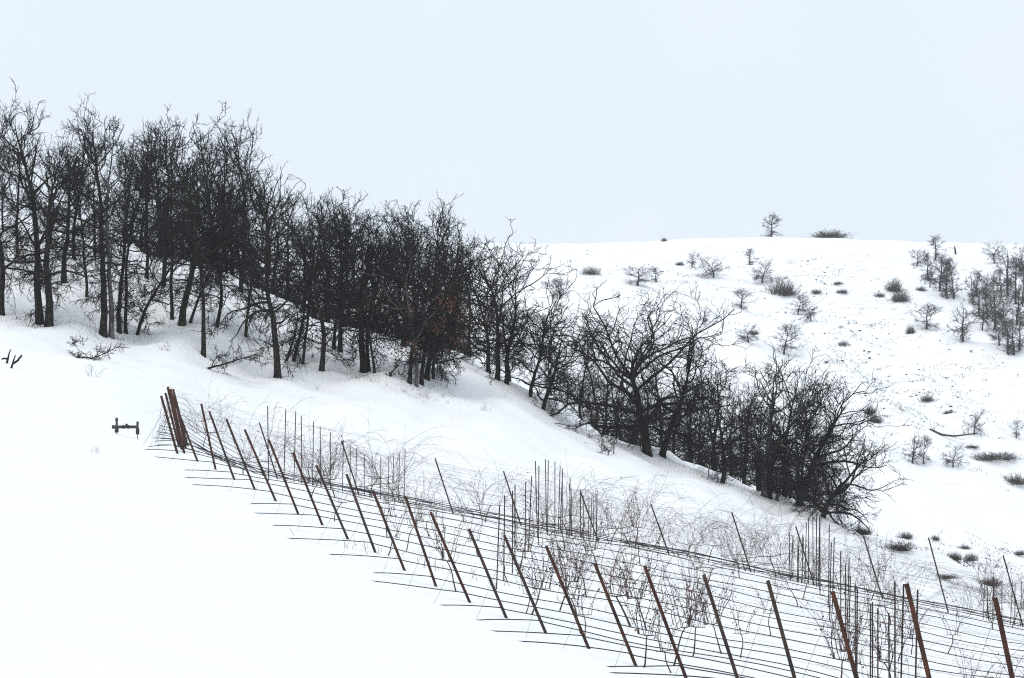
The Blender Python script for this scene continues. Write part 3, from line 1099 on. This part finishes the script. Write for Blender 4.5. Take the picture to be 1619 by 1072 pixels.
# ------------------------------------------------------------------ the far hill: trees, bushes, rocks
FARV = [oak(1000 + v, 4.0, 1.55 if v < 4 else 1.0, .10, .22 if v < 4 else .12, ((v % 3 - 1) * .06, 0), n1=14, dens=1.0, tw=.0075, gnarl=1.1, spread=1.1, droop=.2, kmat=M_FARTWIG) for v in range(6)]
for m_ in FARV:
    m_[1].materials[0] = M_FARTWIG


def far_tree(bx, by, ty, hw, v, label, group=None, name='small_bare_tree', rz=None):
    p = hit(bx, by, 200)
    s = px_m(p)
    H = (by - ty) * s
    ref = 1.55 if v < 4 else 1.0
    k = H / 4.0
    w = hw * s / (ref * .95)
    return plant_tree(name, FARV[v], label, 'tree', p, rnd.uniform(0, 6.28) if rz is None else rz, group, (w, w, k))


for a in [(1220, 374, 338, 17, 4, 'lone gnarled tree standing on the far skyline'),
          (884, 472, 440, 21, 0, 'small round bare tree far left on the white hill'),
          (1008, 450, 421, 28, 1, 'wide low bare tree below the skyline above the big spreading oak'),
          (1037, 449, 426, 10, 4, 'narrow small tree touching the right of the wide low one'),
          (1095, 424, 400, 10, 5, 'narrow little tree upper left of the dark flat-crowned one'),
          (1127, 441, 407, 22, 2, 'dark flat-crowned bare tree high on the white hill'),
          (1185, 420, 393, 11, 4, 'small tree just above the wide forked one on the hill'),
          (1205, 449, 412, 22, 3, 'wide forked bare tree above the round dark bush'),
          (1172, 489, 458, 20, 0, 'lone tree shaped like a fan on the middle of the hill'),
          (1262, 498, 466, 17, 1, 'left tree of the small pair below the round dark bush'),
          (1281, 509, 476, 15, 2, 'right tree of the small pair below the round dark bush'),
          (1183, 541, 513, 17, 3, 'small bare tree just above the right thicket crowns'),
          (1112, 514, 488, 10, 5, 'bent little tree right above the big spreading oak'),
          (1240, 560, 512, 24, 1, 'dense twiggy tree behind the top of the right thicket'),
          (1466, 521, 481, 27, 0, 'broad bare tree standing alone left of the far grove'),
          (1573, 415, 383, 18, 2, 'round tree under the skyline at the upper right'),
          (1443, 735, 692, 15, 5, 'left tree of the pair low on the hill above the vineyard'),
          (1461, 733, 690, 15, 0, 'right tree of the pair low on the hill above the vineyard'),
          (1507, 742, 706, 19, 3, 'small drooping tree right of the low pair'),
          (1540, 690, 653, 16, 2, 'dense round little tree at the end of the fallen trunk'),
          (1607, 693, 664, 11, 1, 'small bare tree near the right edge above the dark brush bank'),
          (1523, 541, 488, 20, 5, 'tree at the lower left tip of the far grove')]:
    far_tree(*a)
for a in [(1479, 410, 373, 14, 4), (1450, 422, 395, 14, 1), (1467, 445, 400, 14, 4), (1486, 462, 405, 18, 5), (1497, 474, 410, 17, 4), (1507, 476, 430, 13, 5), (1545, 470, 428, 14, 4),
          (1560, 505, 440, 20, 0), (1572, 520, 450, 20, 5), (1548, 500, 455, 15, 4), (1594, 470, 402, 20, 5), (1606, 478, 405, 18, 4), (1617, 485, 412, 18, 0), (1588, 512, 470, 18, 1),
          (1608, 515, 452, 18, 5), (1593, 560, 510, 16, 4), (1603, 562, 515, 15, 5), (1612, 555, 500, 16, 4), (1580, 545, 505, 18, 3), (1630, 520, 420, 20, 4), (1537, 485, 440, 12, 5), (1496, 452, 408, 13, 1), (1553, 523, 470, 16, 2), (1566, 480, 435, 14, 3), (1583, 470, 425, 14, 1), (1612, 432, 388, 14, 3), (1586, 530, 480, 15, 2), (1470, 455, 420, 12, 2)]:
    a = a[:3] + (a[3] * 1.05,) + a[4:]
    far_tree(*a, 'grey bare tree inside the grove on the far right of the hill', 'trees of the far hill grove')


def bush_mesh(seed, n=260, flat=.75):
    rng = np.random.default_rng(seed)
    s = np.stack([rng.normal(0, .28, n), rng.normal(0, .28, n), np.full(n, -.05)], 1)
    d = np.stack([s[:, 0] * 2.2, s[:, 1] * 2.2, np.full(n, flat)], 1) + rng.normal(0, .25, (n, 3))
    P = grow(s, d, rng.uniform(.35, 1.0, n), 6, .26, .02, rng)
    parts = [tubes(P, taper(np.full(n, .010), 6, .005), 3)]
    n2 = n * 3
    s2, d2, _, _, _ = sprout(P, np.full((n, 6), .01), n2, np.ones(n), .2, 1, .4, 1.1, rng)
    parts.append(tubes(grow(s2, d2, rng.uniform(.12, .3, n2), 4, .25, 0, rng), np.full((n2, 4), .006), 3))
    return build_mesh('bush', parts, M_SHRUB)


BUSH = [bush_mesh(80 + i) for i in range(4)]
for j, (bx, by, ty, hw, lab) in enumerate([
        (934, 437, 420, 13, 'dense dark bush high at the left of the white hill'),
        (1236, 469, 437, 19, 'large round dark bush above the small tree pair'),
        (1312, 375, 361, 24, 'wide low thicket on the far skyline'),
        (1414, 462, 440, 11, 'upper bush of the touching pair mid hill'),
        (1423, 478, 457, 13, 'lower bush of the touching pair mid hill'),
        (1390, 471, 463, 8, 'small flat bush left of the touching pair'),
        (1332, 467, 459, 8, 'small bush on the hill left of the flat tuft pair'),
        (1325, 450, 444, 7, 'thin flat tuft above the small bush'),
        (1291, 466, 458, 7, 'small pointed bush right of the large round one'),
        (1456, 460, 452, 8, 'small dark bush just left of the far grove'),
        (1334, 552, 540, 9, 'round bush alone in the middle of the hill'),
        (1440, 528, 514, 7, 'little bush left of the broad lone tree'),
        (1466, 637, 625, 9, 'dark bush right of the rock field'),
        (1502, 655, 647, 9, 'low flat bush above the long fallen trunk'),
        (1375, 655, 640, 8, 'upper of two bushes right of the thicket'),
        (1383, 671, 656, 10, 'lower of two bushes right of the thicket'),
        (1575, 728, 714, 34, 'long flat bank of brush near the right edge'),
        (1606, 766, 748, 22, 'dark brush mound at the right edge below the brush bank'),
        (1536, 712, 706, 10, 'thin strip of brush just above the long brush bank'),
        (1432, 853, 841, 11, 'small bush in the hollow above the far stakes'),
        (1422, 872, 855, 19, 'larger dark bush in the hollow above the far stakes'),
        (1361, 845, 828, 16, 'dark bush at the drooping tip of the right thicket'),
        (1478, 858, 848, 7, 'small round tuft left of the pair of round bushes'),
        (1509, 886, 872, 10, 'left of two round bushes in the hollow'),
        (1535, 888, 874, 9, 'right of two round bushes in the hollow'),
        (1524, 871, 862, 8, 'small bush above the pair of round bushes'),
        (1613, 878, 869, 8, 'small bush at the right edge of the hollow'),
        (1563, 926, 912, 20, 'flat brown bush behind the far stakes near the right edge'),
        (1490, 915, 907, 22, 'low dark brush strip behind the far stakes'),
        (1190, 530, 521, 9, 'little bush beside the small tree above the thicket'),
        (1075, 420, 413, 6, 'tiny tuft high on the hill above the thicket')]):
    p = hit(bx, by, 150)
    s = px_m(p)
    o = tag(link('bush', BUSH[j % 4], None, p), lab, 'bush', 'bushes on the white hill')
    o.scale = (hw * s / .85, hw * s / .85, (by - ty) * s / .85)
    o.rotation_euler = (0, 0, j * 1.3)

# broken post-like snag and the long fallen trunk on the hill
p = hit(1510, 403, 200)
s = px_m(p)
P = np.array([[1, 0, -2], [.6, 0, 4], [0, .2, 9], [-.8, 0, 14]], float) * s
tag(link('tree_snag', build_mesh('tree_snag', [tubes(P[None], np.array([[1.9, 1.6, 1.3, .7]]) * s, 7)], M_FARTWIG), None, p), 'short upright broken snag under the skyline right of the grove top', 'snag')
p = hit(1490, 690, 200)
s = px_m(p)
xs = np.linspace(-40, 56, 14)
P = np.stack([xs * s, np.zeros(14), np.interp(xs, [-40, -36, -10, 20, 56], [15, 7, 2, -.5, 4]) * s], 1)
for i in range(14):
    P[i, 2] = max(P[i, 2], gz(p.x + P[i, 0], p.y) - p.z + .1) if i > 2 else P[i, 2] + .2
t = thing('fallen_log', 'long fallen trunk curving along the snow low on the far hill', 'log', p)
link('stem', build_mesh('stem', [tubes(P[None], (np.linspace(2.6, .8, 14) * s)[None], 7)], M_FARTWIG), t)
rng = np.random.default_rng(3)
b0 = P[rng.integers(2, 13, 9)]
Pb = grow(b0, np.stack([rng.normal(0, .6, 9), rng.normal(0, .3, 9), np.ones(9)], 1), rng.uniform(6, 18, 9) * s, 6, .25, 0, rng)
link('branches', build_mesh('branches', [tubes(Pb, taper(np.full(9, .5 * s), 6, .15 * s), 4)], M_FARTWIG), t)

# little skyline marker
p = hit(1050, 382, 200)
s = px_m(p)
t = tag(link('skyline_shrub', BUSH[1], None, p), 'tiny bush on the skyline left of the lone gnarled tree', 'bush')
t.scale = (5 * s,) * 2 + (9 * s,)


def rock_mesh(seed):
    rng = np.random.default_rng(seed)
    nu, nv = 9, 6
    th = np.linspace(0, math.pi, nv)
    ph = np.arange(nu) * 2 * math.pi / nu
    r = 1 + rng.normal(0, .16, (nv, nu))
    v = np.stack([r * np.sin(th)[:, None] * np.cos(ph), r * np.sin(th)[:, None] * np.sin(ph) * .7, r * np.cos(th)[:, None] * np.ones(nu) * .55], -1).reshape(-1, 3)
    q = np.array([[i * nu + j, i * nu + (j + 1) % nu, (i + 1) * nu + (j + 1) % nu, (i + 1) * nu + j] for i in range(nv - 1) for j in range(nu)])
    return build_mesh('rock', [(v, q)], M_ROCK, False)


ROCKS = [rock_mesh(i) for i in range(5)]
ZONES = [(1400, 640, 75, 55, 60), (1345, 570, 40, 50, 45), (1500, 620, 60, 40, 36), (1290, 440, 60, 35, 28), (1120, 440, 90, 40, 26), (1300, 510, 90, 30, 26), (1400, 500, 60, 40, 24), (1060, 500, 120, 50, 16), (1540, 640, 60, 90, 26)]
for zx, zy, ax_, ay_, n in ZONES:
    for j in range(n):
        rx, ry = rnd.gauss(zx, ax_ * .6), rnd.gauss(zy, ay_ * .6)
        if not (830 < rx < 1640 and 392 < ry < 880):
            continue
        p = hit(rx, ry, 200)
        s = px_m(p)
        o = tag(link('rock', ROCKS[rnd.randrange(5)], None, p), 'small dark rock poking through the snow of the far hill', 'rock', 'rocks on the white hill')
        k = s * rnd.choice((.8, 1.0, 1.2, 1.6, 2.2))
        o.scale = (k * rnd.uniform(1, 1.8), k * 1.2, k * .8)
        o.rotation_euler = (0, 0, rnd.uniform(0, 6))
rg = np.random.default_rng(9)
gs = []
for zx, zy, ax_, ay_, n in ZONES:
    gs += [(zx + rg.normal() * ax_ * .8, zy + rg.normal() * ay_ * .7) for _ in range(n * 2)]
gs += [(1530 + rg.normal() * 70, 890 + rg.normal() * 22) for _ in range(110)] + [(980 + rg.normal() * 90, 460 + rg.normal() * 40) for _ in range(50)]
pts = []
for gx, gy in gs:
    if 830 < gx < 1640 and 395 < gy < 935:
        c = hit(gx, gy, 200)
        m_ = 7
        x = c.x + rg.normal(0, .5, m_)
        y = c.y + rg.normal(0, .3, m_)
        pts.append(np.stack([x, y, ground_z(x, y) - .03], 1))
p_ = np.concatenate(pts)
d_ = rg.normal(0, .9, p_.shape)
d_[:, 2] = .8
o = link('dry_grass', build_mesh('dry_grass', [tubes(grow(p_, d_, rg.uniform(.15, .4, len(p_)), 4, .2, 0, rg), np.full((len(p_), 4), .02), 3)], M_SHRUB))
o['kind'] = 'stuff'
o['label'] = 'dead grass tips speckling the snow of the far hill'
o['category'] = 'grass'
